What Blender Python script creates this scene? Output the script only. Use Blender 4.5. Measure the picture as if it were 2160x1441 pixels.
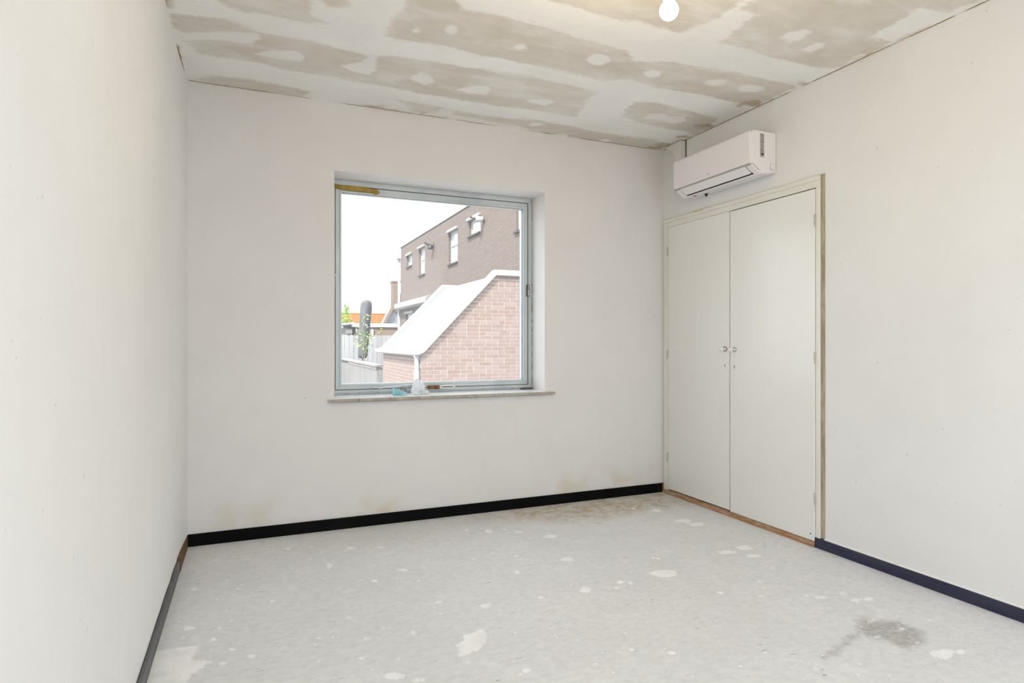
import bpy, bmesh, math, random
import numpy as np
from mathutils import Vector, Matrix

# ---------------------------------------------------------------- scene, camera, light
scene = bpy.context.scene
for o in list(bpy.data.objects):
    bpy.data.objects.remove(o)
COL = scene.collection
random.seed(7)

YAW = 0.4032
cam_data = bpy.data.cameras.new('camera')
cam_data.sensor_width = 36.0
cam_data.lens = 1297.5 / 2160 * 36
cam_data.clip_start = 0.02
cam_data.clip_end = 400
cam = bpy.data.objects.new('camera', cam_data)
cam.location = (0, 0, 1.15)
cam.rotation_euler = (math.pi / 2, 0, -YAW)
COL.objects.link(cam)
scene.camera = cam

EXPOSURE = 1.09
SKY = 1.6
SUN = 4.2
BULB = 170.0
SUN_DIR = Vector((-0.48, -0.42, 0.77)).normalized()      # towards the sun

scene.view_settings.view_transform = 'Standard'
scene.view_settings.look = 'None'
scene.view_settings.gamma = 1.0
scene.view_settings.use_curve_mapping = False
scene.view_settings.exposure = EXPOSURE

world = bpy.data.worlds.new('sky')
scene.world = world
world.use_nodes = True
wn, wl = world.node_tree.nodes, world.node_tree.links
bg = wn['Background']
tc = wn.new('ShaderNodeTexCoord')
mp = wn.new('ShaderNodeMapping'); mp.inputs['Scale'].default_value = (1, 1, 2.6)
nz = wn.new('ShaderNodeTexNoise'); nz.inputs['Scale'].default_value = 3.2; nz.inputs['Detail'].default_value = 6
rp = wn.new('ShaderNodeValToRGB')
rp.color_ramp.elements[0].position = 0.36; rp.color_ramp.elements[0].color = (0.70, 0.77, 0.87, 1)
rp.color_ramp.elements[1].position = 0.60; rp.color_ramp.elements[1].color = (0.92, 0.97, 1.0, 1)
wl.new(tc.outputs['Generated'], mp.inputs['Vector']); wl.new(mp.outputs[0], nz.inputs['Vector'])
wl.new(nz.outputs[0], rp.inputs[0]); wl.new(rp.outputs[0], bg.inputs['Color'])
bg.inputs['Strength'].default_value = SKY

sun = bpy.data.lights.new('sun', 'SUN')
sun.energy = SUN; sun.angle = math.radians(2.5); sun.color = (1.0, 0.985, 0.96)
sun_o = bpy.data.objects.new('sun', sun)
sun_o.rotation_euler = SUN_DIR.to_track_quat('Z', 'Y').to_euler()
COL.objects.link(sun_o)

# room dimensions (metres)
XL, XR, YB, YR, H = -0.333, 2.917, 3.885, -0.75, 2.613

# ---------------------------------------------------------------- helpers
class MB:
    def __init__(s): s.v = []; s.f = []
    def add(s, verts, faces):
        n = len(s.v); s.v += [tuple(p) for p in verts]; s.f += [tuple(i + n for i in f) for f in faces]; return s
    def box(s, x0, x1, y0, y1, z0, z1):
        return s.add([(x0,y0,z0),(x1,y0,z0),(x1,y1,z0),(x0,y1,z0),(x0,y0,z1),(x1,y0,z1),(x1,y1,z1),(x0,y1,z1)],
                     [(3,2,1,0),(4,5,6,7),(0,1,5,4),(1,2,6,5),(2,3,7,6),(3,0,4,7)])
    def prism(s, pts, axis, a, b):
        """2-D outline extruded along an axis from a to b."""
        def mk(p, t):
            return {'x': (t, p[0], p[1]), 'y': (p[0], t, p[1]), 'z': (p[0], p[1], t)}[axis]
        n = len(pts)
        return s.add([mk(p, a) for p in pts] + [mk(p, b) for p in pts],
                     [tuple(range(n)), tuple(range(2*n-1, n-1, -1))] + [(i, i+n, (i+1) % n + n, (i+1) % n) for i in range(n)])
    def tube(s, path, r, seg=8, cap=True):
        path = [Vector(p) for p in path]; rs = r if isinstance(r, (list, tuple)) else [r]*len(path)
        base = len(s.v)
        for i, p in enumerate(path):
            t = (path[min(i+1, len(path)-1)] - path[max(i-1, 0)]).normalized()
            u = t.cross(Vector((0, 0, 1)));
            if u.length < 1e-3: u = t.cross(Vector((1, 0, 0)))
            u.normalize(); w = t.cross(u)
            for k in range(seg):
                a = 2*math.pi*k/seg
                s.v.append(tuple(p + (u*math.cos(a) + w*math.sin(a))*rs[i]))
        for i in range(len(path)-1):
            for k in range(seg):
                a = base+i*seg+k; b = base+i*seg+(k+1) % seg
                s.f.append((a, b, b+seg, a+seg))
        if cap:
            s.f.append(tuple(base+k for k in range(seg-1, -1, -1)))
            s.f.append(tuple(base+(len(path)-1)*seg+k for k in range(seg)))
        return s
    def lathe(s, prof, c, axis='z', seg=24):
        """prof: (radius, height) list turned round an axis through c."""
        base = len(s.v); c = Vector(c)
        for r, h in prof:
            for k in range(seg):
                a = 2*math.pi*k/seg; p, q = r*math.cos(a), r*math.sin(a)
                d = {'z': (p, q, h), 'x': (h, p, q), 'y': (p, h, q)}[axis]
                s.v.append(tuple(c + Vector(d)))
        for i in range(len(prof)-1):
            for k in range(seg):
                a = base+i*seg+k; b = base+i*seg+(k+1) % seg
                s.f.append((a, b, b+seg, a+seg))
        s.f.append(tuple(base+k for k in range(seg-1, -1, -1)))
        s.f.append(tuple(base+(len(prof)-1)*seg+k for k in range(seg)))
        return s
    def mesh(s, name):
        me = bpy.data.meshes.new(name); me.from_pydata(s.v, [], s.f); me.update()
        bm = bmesh.new(); bm.from_mesh(me); bmesh.ops.recalc_face_normals(bm, faces=bm.faces); bm.to_mesh(me); bm.free()
        return me
    def build(s, name, m, parent=None, smooth=False, bevel=0, kind=None, label=None):
        return link(name, s.mesh(name), m, parent, smooth, bevel, kind, label)

def link(name, me, m, parent=None, smooth=False, bevel=0, kind=None, label=None):
    o = bpy.data.objects.new(name, me); COL.objects.link(o)
    if m is not None and not me.materials: me.materials.append(m)
    if parent is not None:
        o.parent = parent
        o.matrix_parent_inverse = Matrix.Translation(-parent.location) if parent.type == 'EMPTY' and parent.parent is None else Matrix.Identity(4)
    if smooth:
        me.polygons.foreach_set('use_smooth', [True]*len(me.polygons))
    if bevel:
        b = o.modifiers.new('bevel', 'BEVEL'); b.width = bevel; b.segments = 2; b.limit_method = 'ANGLE'; b.angle_limit = math.radians(40)
    if kind: o['kind'] = kind
    if label: o['label'] = label
    return o

def thing(name, loc, label=None, cat=None, group=None, kind=None):
    o = bpy.data.objects.new(name, None); COL.objects.link(o); o.location = loc; o.empty_display_size = 0.1
    tag(o, label, cat, group, kind); return o

def tag(o, label=None, cat=None, group=None, kind=None):
    if label: o['label'] = label
    if cat: o['category'] = cat
    if group: o['group'] = group
    if kind: o['kind'] = kind
    return o

# ---------------------------------------------------------------- materials
class NT:
    """small node-tree writer"""
    def __init__(s, name):
        s.m = bpy.data.materials.new(name); s.m.use_nodes = True
        s.n, s.l = s.m.node_tree.nodes, s.m.node_tree.links
        s.b = s.n['Principled BSDF']; s.out = s.n['Material Output']
        s.pos = s.n.new('ShaderNodeNewGeometry').outputs['Position']
    def put(s, sock, val):
        if hasattr(val, 'is_linked') or isinstance(val, bpy.types.NodeSocket): s.l.new(val, sock)
        else: sock.default_value = val
    def scale(s, vec, sc):
        k = s.n.new('ShaderNodeMapping'); s.l.new(vec, k.inputs[0]); k.inputs['Scale'].default_value = sc; return k.outputs[0]
    def noise(s, sc, det=4, rough=.55, vec=None, dist=0):
        k = s.n.new('ShaderNodeTexNoise'); k.inputs['Scale'].default_value = sc; k.inputs['Detail'].default_value = det
        k.inputs['Roughness'].default_value = rough; k.inputs['Distortion'].default_value = dist
        s.l.new(vec or s.pos, k.inputs['Vector']); return k.outputs[0]
    def math(s, op, a, b=0.0, clamp=False):
        k = s.n.new('ShaderNodeMath'); k.operation = op; k.use_clamp = clamp
        s.put(k.inputs[0], a); s.put(k.inputs[1], b); return k.outputs[0]
    def step(s, v, lo, hi, a=0.0, b=1.0):
        k = s.n.new('ShaderNodeMapRange'); k.interpolation_type = 'SMOOTHSTEP'
        s.put(k.inputs[0], v)
        for i, q in zip((1, 2, 3, 4), (lo, hi, a, b)): k.inputs[i].default_value = q
        return k.outputs[0]
    def mix(s, f, a, b):
        k = s.n.new('ShaderNodeMix'); k.data_type = 'RGBA'; s.put(k.inputs[0], f)
        s.put(k.inputs[6], a if not isinstance(a, tuple) else (*a, 1)); s.put(k.inputs[7], b if not isinstance(b, tuple) else (*b, 1)); return k.outputs[2]
    def attr(s, name):
        k = s.n.new('ShaderNodeAttribute'); k.attribute_name = name; return k.outputs['Fac']
    def xyz(s, vec=None):
        k = s.n.new('ShaderNodeSeparateXYZ'); s.l.new(vec or s.pos, k.inputs[0]); return k.outputs
    def comb(s, x, y, z):
        k = s.n.new('ShaderNodeCombineXYZ'); s.put(k.inputs[0], x); s.put(k.inputs[1], y); s.put(k.inputs[2], z); return k.outputs[0]
    def bump(s, h, strength, dist=.002):
        k = s.n.new('ShaderNodeBump'); k.inputs['Strength'].default_value = strength; k.inputs['Distance'].default_value = dist
        s.l.new(h, k.inputs['Height']); s.l.new(k.outputs[0], s.b.inputs['Normal'])
    def done(s, col, rough=.6, metal=0.0, spec=None):
        s.put(s.b.inputs['Base Color'], col if not isinstance(col, tuple) else (*col, 1)); s.put(s.b.inputs['Roughness'], rough)
        s.b.inputs['Metallic'].default_value = metal
        if spec is not None: s.b.inputs['Specular IOR Level'].default_value = spec
        return s.m

def simple(name, c1, c2=None, sc=8, rough=.5, metal=0.0, bump=None, spec=None, stretch=None):
    t = NT(name)
    vec = t.scale(t.pos, stretch) if stretch else None
    col = c1
    if c2: col = t.mix(t.step(t.noise(sc, 5, vec=vec), .35, .68), c1, c2)
    if bump: t.bump(t.noise(bump[0], 4, vec=vec), bump[1])
    return t.done(col, rough, metal, spec)

def mat_plaster(name, c1, c2, stain=False):
    t = NT(name)
    big = t.step(t.noise(1.1, 5, .6), .32, .70)
    col = t.mix(big, c1, c2)
    col = t.mix(t.step(t.noise(6, 5, .6, t.scale(t.pos, (1, 1, .35))), .55, .75, 0, .35), col, tuple(c*.96 for c in c2))
    if stain:
        z = t.xyz()[2]
        low = t.step(z, .10, .28, 1, 0)
        s = t.math('MULTIPLY', t.step(t.noise(3.1, 3, .5), .50, .70), low)
        col = t.mix(t.math('MULTIPLY', s, .45), col, (.62, .52, .30))
    speck = t.step(t.noise(34, 2, .5), .735, .76)
    col = t.mix(t.math('MULTIPLY', speck, .35), col, (.50, .46, .42))
    h = t.math('ADD', t.noise(5, 5, .6), t.math('MULTIPLY', t.noise(60, 4, .6), .12))
    t.bump(h, .35, .006)
    return t.done(col, .75, 0, .25)

def mat_ceiling():
    t = NT('plasterboard ceiling with filler')
    streak = t.noise(9, 5, .65, t.scale(t.pos, (.45, 2.6, 1)))
    fine = t.noise(38, 4, .6)
    a = t.math('ADD', t.attr('bare'), t.math('MULTIPLY', t.math('SUBTRACT', streak, .5), .12))
    a = t.math('ADD', a, t.math('MULTIPLY', t.math('SUBTRACT', fine, .5), .04))
    bare = t.math('MULTIPLY', t.step(a, -.014, .024), t.step(t.noise(3.7, 5, .65, t.scale(t.pos, (.7, 1.5, 1))), .30, .58, .45, 1.0))
    d = t.math('ADD', t.attr('dab'), t.math('MULTIPLY', t.math('SUBTRACT', t.noise(16, 4, .6, t.scale(t.pos, (.6, 1.6, 1))), .5), .05))
    dab = t.step(d, -.010, .018, 0, .9)
    board = t.mix(t.step(t.noise(2.2, 4, .6), .35, .68), (.66, .60, .52), (.735, .68, .61))
    board = t.mix(t.step(t.noise(14, 5, .6, t.scale(t.pos, (.3, 3, 1))), .5, .8, 0, .5), board, (.79, .75, .69))
    filler = t.mix(t.step(t.noise(3, 5, .6), .3, .7), (.92, .90, .87), (.87, .845, .81))
    filler = t.mix(t.step(t.noise(24, 4, .6, t.scale(t.pos, (.12, 3, 1))), .60, .72, 0, .35), filler, (.76, .72, .66))
    col = t.mix(bare, filler, board)
    col = t.mix(dab, col, filler)
    # brown open joint along the walls, filled here and there
    e = t.attr('edge')
    brown = t.math('MULTIPLY', t.step(t.math('ADD', e, t.math('MULTIPLY', t.noise(30, 3), .010)), .010, .017, 1, 0), t.step(t.noise(2.6, 3, .6), .44, .52))
    col = t.mix(brown, col, (.26, .165, .05))
    bs = t.step(t.math('ADD', t.attr('brown'), t.math('MULTIPLY', t.math('SUBTRACT', t.noise(24, 5, .7), .5), .11)), -.006, .035)
    col = t.mix(t.math('MULTIPLY', bs, .6), col, (.42, .30, .15))
    st = t.math('MULTIPLY', t.step(t.math('ADD', e, t.math('MULTIPLY', t.noise(14, 4), .06)), .035, .075, 1, 0), t.step(t.noise(3.3, 3, .6), .55, .66))
    col = t.mix(t.math('MULTIPLY', st, .55), col, (.46, .33, .16))
    h = t.math('ADD', t.math('MULTIPLY', t.math('SUBTRACT', 1.0, bare), .6), t.math('MULTIPLY', dab, .5))
    h = t.math('ADD', h, t.math('MULTIPLY', streak, .5))
    t.bump(h, .25, .003)
    return t.done(col, .8, 0, .2)

def mat_floor():
    t = NT('bare screed floor')
    base = t.mix(t.step(t.noise(1.3, 6, .6), .32, .68), (.765, .765, .772), (.825, .825, .83))
    base = t.mix(t.step(t.noise(30, 7, .75, t.scale(t.pos, (.8, 1.2, 1))), .35, .75, 0, .7), base, (.63, .63, .638))
    base = t.mix(t.step(t.noise(7, 6, .65), .54, .74, 0, .55), base, (.87, .87, .87))
    # dirt ground into the screed by the corner, plus tan warm light painted in
    dirt_warmlight = t.math('ADD', t.attr('dirt_warmlight'), t.math('MULTIPLY', t.math('SUBTRACT', t.noise(5, 5, .65), .5), .5))
    dirt_warmlight = t.step(dirt_warmlight, -.16, .16)
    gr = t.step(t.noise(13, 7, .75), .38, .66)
    base = t.mix(t.math('MULTIPLY', dirt_warmlight, t.math('ADD', .22, t.math('MULTIPLY', gr, .60))), base, (.46, .34, .16))
    base = t.mix(t.math('MULTIPLY', dirt_warmlight, t.step(t.noise(34, 6, .75, t.scale(t.pos, (.6, 1.5, 1))), .56, .66, 0, .85)), base, (.13, .09, .05))
    # darker worn stain
    dk = t.math('ADD', t.attr('dark'), t.math('MULTIPLY', t.math('SUBTRACT', t.noise(22, 5, .7), .5), .10))
    dkf = t.math('MULTIPLY', t.step(dk, -.03, .03), t.step(t.noise(48, 6, .75), .30, .62, .35, .85))
    base = t.mix(dkf, base, (.38, .37, .35))
    # scuffs
    scuff = t.math('MULTIPLY', t.step(t.noise(60, 4, .7, t.scale(t.pos, (.25, 1, 1))), .62, .70), t.step(t.noise(2.0, 4, .6), .44, .58))
    base = t.mix(t.math('MULTIPLY', scuff, .8), base, (.33, .32, .30))
    pit = t.step(t.noise(110, 2, .5), .715, .75)
    base = t.mix(t.math('MULTIPLY', pit, .6), base, (.25, .24, .23))
    # paint and filler spatters
    sp = t.math('ADD', t.attr('spot'), t.math('MULTIPLY', t.math('SUBTRACT', t.noise(55, 5, .7), .5), .034))
    sp = t.math('ADD', sp, t.math('MULTIPLY', t.math('SUBTRACT', t.noise(19, 4, .65), .5), .055))
    spot = t.math('MULTIPLY', t.step(sp, -.003, .009), t.step(t.noise(11, 4, .6), .3, .6, .55, 1.0))
    vo = t.n.new('ShaderNodeTexVoronoi'); vo.inputs['Scale'].default_value = 9
    t.l.new(t.scale(t.pos, (1, 1.0, 1)), vo.inputs['Vector'])
    dist = t.math('ADD', vo.outputs['Distance'], t.math('MULTIPLY', t.math('SUBTRACT', t.noise(60, 4), .5), .16))
    rnd = t.xyz(vo.outputs['Color'])
    size = t.step(rnd[0], .30, 1.0, -.03, .15)
    small = t.step(t.math('SUBTRACT', size, dist), -.002, .02)
    small = t.math('MULTIPLY', small, t.step(t.noise(1.5, 2), .36, .48))
    vo2 = t.n.new('ShaderNodeTexVoronoi'); vo2.inputs['Scale'].default_value = 30
    t.l.new(t.pos, vo2.inputs['Vector'])
    r2 = t.xyz(vo2.outputs['Color'])
    tiny = t.step(t.math('SUBTRACT', t.step(r2[0], .5, 1.0, -.05, .20), t.math('ADD', vo2.outputs['Distance'], t.math('MULTIPLY', t.math('SUBTRACT', t.noise(120, 3), .5), .2))), -.002, .03)
    tiny = t.math('MULTIPLY', tiny, t.step(t.noise(2.4, 3), .43, .54))
    white = t.math('MAXIMUM', spot, t.math('MAXIMUM', small, tiny))
    base = t.mix(white, base, (.95, .95, .945))
    h = t.math('ADD', t.math('MULTIPLY', white, .8), t.math('ADD', t.math('MULTIPLY', t.noise(90, 6, .7), .5), t.noise(6, 5, .6)))
    t.bump(h, .35, .003)
    return t.done(base, t.step(t.noise(5, 4), .3, .7, .55, .75), 0, .35)

def mat_brick_tex(name, axes, c1, c2, mortar, bw=.22, rh=.0625, ms=.006, mix_noise=True):
    t = NT(name)
    p = t.xyz()
    k = t.n.new('ShaderNodeTexBrick')
    t.l.new(t.comb(p[axes[0]], p[axes[1]], 0.0), k.inputs['Vector'])
    k.inputs['Color1'].default_value = (*c1, 1); k.inputs['Color2'].default_value = (*c2, 1); k.inputs['Mortar'].default_value = (*mortar, 1)
    k.inputs['Scale'].default_value = 1.0; k.inputs['Mortar Size'].default_value = ms; k.inputs['Mortar Smooth'].default_value = .2
    k.inputs['Brick Width'].default_value = bw; k.inputs['Row Height'].default_value = rh
    col = t.mix(t.step(t.noise(.5, 5, .6), .3, .7, 0, .30), k.outputs['Color'], tuple(.85*c for c in c1))
    t.bump(t.math('SUBTRACT', 1.0, k.outputs['Fac']), .6, .006)
    return t.done(col, .85, 0, .2)

def mat_brick_piece(name, ca, cb, cc):
    t = NT(name)
    oi = t.n.new('ShaderNodeObjectInfo')
    k = t.n.new('ShaderNodeValToRGB'); k.color_ramp.interpolation = 'LINEAR'
    e = k.color_ramp.elements; e[0].color = (*ca, 1); e[1].color = (*cb, 1); n = e.new(.8); n.color = (*cc, 1)
    t.l.new(oi.outputs['Random'], k.inputs[0])
    col = t.mix(t.step(t.noise(9, 5, .6), .35, .7, 0, .30), k.outputs[0], (.30, .235, .21))
    t.bump(t.noise(70, 4), .3, .004)
    return t.done(col, .85, 0, .2)

def mat_glass(name, dust):
    t = NT(name); n, l = t.n, t.l
    tr = n.new('ShaderNodeBsdfTransparent'); tr.inputs[0].default_value = (.97, .98, .98, 1)
    gl = n.new('ShaderNodeBsdfGlossy'); gl.inputs['Roughness'].default_value = .02
    lw = n.new('ShaderNodeLayerWeight'); lw.inputs['Blend'].default_value = .5
    fac = t.math('ADD', .012, t.math('MULTIPLY', t.math('POWER', lw.outputs['Facing'], 5.0), .5))
    m1 = n.new('ShaderNodeMixShader'); l.new(fac, m1.inputs[0]); l.new(tr.outputs[0], m1.inputs[1]); l.new(gl.outputs[0], m1.inputs[2])
    tl = n.new('ShaderNodeBsdfTranslucent'); tl.inputs[0].default_value = (.95, .95, .95, 1)
    m2 = n.new('ShaderNodeMixShader'); m2.inputs[0].default_value = dust
    l.new(m1.outputs[0], m2.inputs[1]); l.new(tl.outputs[0], m2.inputs[2])
    l.new(m2.outputs[0], t.out.inputs[0]); n.remove(t.b)
    return t.m

def mat_emit(name, col, strength):
    t = NT(name)
    t.b.inputs['Emission Color'].default_value = (*col, 1); t.b.inputs['Emission Strength'].default_value = strength
    return t.done((.9, .85, .75), .3)

def mat_wood(name, c1, c2, stretch, rough=.6):
    t = NT(name)
    v = t.scale(t.pos, stretch)
    col = t.mix(t.step(t.noise(14, 6, .65, v), .35, .65), c1, c2)
    t.bump(t.noise(40, 4, .6, v), .3, .002)
    return t.done(col, rough, 0, .3)

M = {}
WALL = (.86, .855, .846)
M['plaster'] = mat_plaster('wall plaster', WALL, (.825, .818, .807))
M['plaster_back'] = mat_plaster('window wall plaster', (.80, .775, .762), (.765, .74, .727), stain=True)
M['ceiling'] = mat_ceiling()
M['floor'] = mat_floor()
M['slab'] = simple('concrete slab', (.5, .5, .5), (.42, .42, .42), 3, .9)

# outlines measured on the ceiling and the floor, in metres
CEIL_BARE = [[(-0.156,2.836),(-0.128,2.92),(-0.026,2.984),(0.103,2.959),(0.175,2.991),(0.353,2.937),(0.25,2.874),(0.253,2.757),(0.255,2.66)],[(0.264,2.675),(0.287,2.743),(0.325,2.783),(0.393,2.767),(0.41,2.69),(0.41,2.613)],[(-0.317,3.125),(-0.122,3.085),(0.065,3.136),(0.143,3.137),(0.266,3.135),(0.45,3.167),(0.573,3.171),(0.688,3.116),(1.038,3.107),(1.389,3.078),(1.671,3.093),(1.88,3.112),(1.889,3.278),(1.972,3.519),(1.596,3.537),(1.389,3.549),(1.084,3.558),(0.734,3.535),(0.41,3.515),(0.156,3.527),(-0.047,3.504),(-0.238,3.5),(-0.287,3.397),(-0.319,3.281)],[(0.587,2.948),(0.597,2.77),(0.619,2.642),(0.606,2.529),(0.797,2.448),(0.857,2.585),(1.003,2.562),(1.221,2.562),(1.457,2.601),(1.745,2.62),(1.837,2.689),(2.042,2.619),(2.338,2.609),(2.905,2.58),(2.9,2.722),(2.912,2.933),(2.804,2.929),(2.493,2.934),(2.201,2.938),(2.135,2.944),(1.958,2.888),(1.835,2.981),(1.484,2.954),(1.184,2.938),(1.08,2.966),(0.938,2.932),(0.813,2.948),(0.672,2.972)],[(1.079,2.328),(1.155,2.372),(1.532,2.38),(1.646,2.367),(1.869,2.396),(1.904,2.309),(1.961,2.14),(1.938,2.038),(1.906,1.975)],[(2.113,2.367),(2.087,2.18),(2.081,2.111),(2.12,2.005),(2.29,2.021),(2.549,2.034),(2.887,2.037),(2.906,2.159),(2.927,2.26),(2.916,2.312),(2.778,2.402),(2.522,2.385),(2.311,2.379)],[(2.216,3.387),(2.161,3.162),(2.292,3.107),(2.599,3.152),(2.831,3.18),(2.9,3.336),(2.892,3.507),(2.791,3.465),(2.607,3.481),(2.38,3.449)],[(0.805,3.685),(0.864,3.691),(1.133,3.717),(1.327,3.731),(1.641,3.688),(1.948,3.672),(2.261,3.712),(2.723,3.691),(2.898,3.806),(2.834,3.908),(1.961,3.904),(1.702,3.826),(1.158,3.803),(0.957,3.853)],[(-0.279,3.849),(-0.214,3.762),(-0.016,3.73),(0.208,3.738),(0.339,3.777),(0.293,3.903),(0.081,3.917),(-0.18,3.875)],[(0.655,3.896),(0.683,3.842),(0.76,3.817),(0.776,3.895),(0.666,3.908)],[(2.281,1.796),(2.409,1.837),(2.703,1.837),(2.722,1.782),(2.855,1.746),(2.891,1.632),(2.823,1.565)]]
CEIL_DAB = [[(-0.32,3.291),(-0.22,3.258),(-0.075,3.181),(0.038,3.157),(0.054,3.21),(0.007,3.287),(-0.183,3.321),(-0.29,3.377)],[(0.008,3.389),(0.106,3.314),(0.215,3.262),(0.261,3.326),(0.255,3.393),(0.144,3.411),(0.041,3.409)],[(0.432,3.372),(0.532,3.269),(0.564,3.169),(0.607,3.168),(0.633,3.348),(0.607,3.411),(0.504,3.404)],[(0.808,3.372),(0.858,3.253),(0.921,3.29),(0.976,3.368),(0.916,3.422)],[(1.09,3.427),(1.146,3.345),(1.254,3.285),(1.29,3.341),(1.292,3.423),(1.179,3.441)],[(1.533,3.375),(1.67,3.332),(1.722,3.358),(1.687,3.43),(1.587,3.424)],[(2.34,2.225),(2.338,2.166),(2.392,2.105),(2.444,2.111),(2.461,2.194),(2.431,2.237)],[(2.527,2.271),(2.547,2.209),(2.587,2.145),(2.624,2.197),(2.618,2.276)],[(2.882,2.297),(2.845,2.213),(2.865,2.148),(2.898,2.134),(2.93,2.246)],[(2.371,3.377),(2.368,3.296),(2.437,3.239),(2.501,3.275),(2.6,3.233),(2.677,3.303),(2.623,3.384),(2.512,3.364)]]
CEIL_DOT = [(0.721,2.837,0.032,0.019,1.461),(0.872,2.772,0.05,0.033,1.342),(1.236,2.795,0.034,0.033,0.97),(1.668,2.761,0.071,0.062,-2.823),(2.026,2.793,0.058,0.043,0.589),(2.423,2.744,0.069,0.048,-3.141),(2.666,2.733,0.087,0.051,2.961),(1.149,3.771,0.062,0.055,2.178),(1.662,3.854,0.051,0.037,2.727),(2.036,3.873,0.047,0.04,2.852),(2.379,3.86,0.051,0.042,3.137),(1.772,3.747,0.057,0.037,2.788)]
FLOOR_SPOT = [(1.428,2.482,0.048,0.026,0.985),(0.945,2.505,0.028,0.027,1.384),(1.225,2.811,0.025,0.021,1.236),(1.538,2.873,0.04,0.028,2.8),(1.891,2.513,0.073,0.049,2.95),(2.399,2.625,0.053,0.03,2.891),(2.539,2.649,0.055,0.038,0.312),(2.485,2.523,0.046,0.027,2.996),(2.552,3.195,0.062,0.04,2.947),(2.587,3.102,0.057,0.038,3.017),(2.546,3.462,0.041,0.032,-3.005),(0.378,2.618,0.024,0.017,2.504),(0.375,3.272,0.035,0.018,1.58),(-0.227,2.779,0.029,0.015,2.528),(-0.094,2.893,0.018,0.01,1.935),(-0.044,3.128,0.02,0.012,1.945),(-0.232,3.202,0.02,0.01,1.952),(-0.248,3.068,0.013,0.007,2.091),(0.412,2.409,0.015,0.011,2.324),(0.595,2.381,0.017,0.013,1.538),(0.254,2.484,0.013,0.01,2.088),(0.456,2.108,0.041,0.024,2.641),(0.524,2.049,0.023,0.014,2.717),(0.733,2.581,0.015,0.012,1.559),(2.348,1.744,0.027,0.014,0.283),(2.391,1.65,0.018,0.01,-3.092),(2.252,1.649,0.017,0.01,-3.089),(2.342,1.464,0.061,0.032,3.106),(2.43,1.445,0.029,0.013,0.271),(2.576,1.661,0.02,0.01,-3.094),(2.192,1.913,0.018,0.012,0.303),(2.478,1.916,0.034,0.019,2.99),(2.536,1.902,0.031,0.018,3.128),(2.498,1.991,0.021,0.013,-2.997),(2.369,1.995,0.043,0.015,2.836),(2.313,2.036,0.022,0.01,2.91),(2.135,2.112,0.02,0.01,2.866),(2.245,2.244,0.021,0.013,0.348),(2.438,2.349,0.022,0.013,0.527),(2.34,1.55,0.014,0.007,2.973),(0.983,1.996,0.014,0.013,2.542),(0.858,1.946,0.011,0.009,2.572),(0.712,2.09,0.011,0.009,2.572),(1.332,3.49,0.036,0.029,1.244),(1.494,3.401,0.029,0.027,2.941),(1.628,3.246,0.045,0.035,2.822),(0.19,3.625,0.029,0.021,2.234),(0.296,3.41,0.022,0.014,2.486),(-0.015,3.535,0.018,0.012,2.172),(-0.164,3.576,0.018,0.011,1.991),(0.518,3.502,0.029,0.022,2.297),(0.678,3.443,0.02,0.015,2.294),(0.71,3.065,0.03,0.019,2.582),(1.632,2.499,0.025,0.021,0.388),(1.574,2.45,0.019,0.011,2.846),(1.667,2.471,0.017,0.013,0.669),(0.767,2.624,0.02,0.016,1.511),(0.369,2.265,0.018,0.01,2.628),(-0.059,2.522,0.017,0.012,2.078),(0.006,2.438,0.016,0.011,2.011),(0.086,2.441,0.013,0.009,2.14),(-0.088,2.424,0.019,0.012,2.413),(-0.01,2.277,0.014,0.008,2.51),(1.981,2.276,0.013,0.009,-3.011),(2.452,1.682,0.019,0.011,-3.036),(2.379,1.603,0.013,0.006,-3.142)]
FLOOR_PATCH = [[(-0.331,2.334),(-0.345,2.625),(-0.256,2.614),(-0.176,2.603),(-0.184,2.501),(-0.112,2.452),(-0.176,2.394),(-0.185,2.317)],[(0.702,2.197),(0.774,2.288),(0.863,2.314),(0.853,2.233),(0.781,2.145),(0.706,2.139)],[(1.433,2.535),(1.447,2.528),(1.446,2.457),(1.414,2.436),(1.401,2.465)]]
FLOOR_DARK = [[(2.351,1.795),(2.376,1.742),(2.452,1.696),(2.452,1.602),(2.361,1.537),(2.267,1.53),(2.245,1.611),(2.215,1.673),(2.231,1.722)],[(2.266,1.707),(2.143,1.687),(1.994,1.639),(1.919,1.611),(1.944,1.611),(2.045,1.64),(2.161,1.671),(2.25,1.688)]]
FLOOR_DIRT_WARMLIGHT = [[(1.365,3.747),(1.704,3.912),(2.097,3.881),(2.943,3.9),(2.876,3.549),(2.605,3.462),(2.243,3.491),(2.042,3.458),(1.675,3.615)]]
CEIL_BROWN = [(2.83,2.893,0.093,0.057,3.035),(2.791,2.951,0.048,0.033,-2.937),(2.848,3.318,0.097,0.046,2.821),(2.837,3.771,0.089,0.064,3.071),(2.844,3.561,0.063,0.039,2.929),(-0.323,3.189,0.069,0.013,1.692),(-0.318,3.42,0.056,0.011,1.677),(1.023,3.843,0.033,0.02,1.448),(2.901,2.554,0.062,0.031,2.924),(2.884,2.163,0.052,0.028,3.015),(2.813,3.855,0.109,0.046,2.782)]

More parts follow.
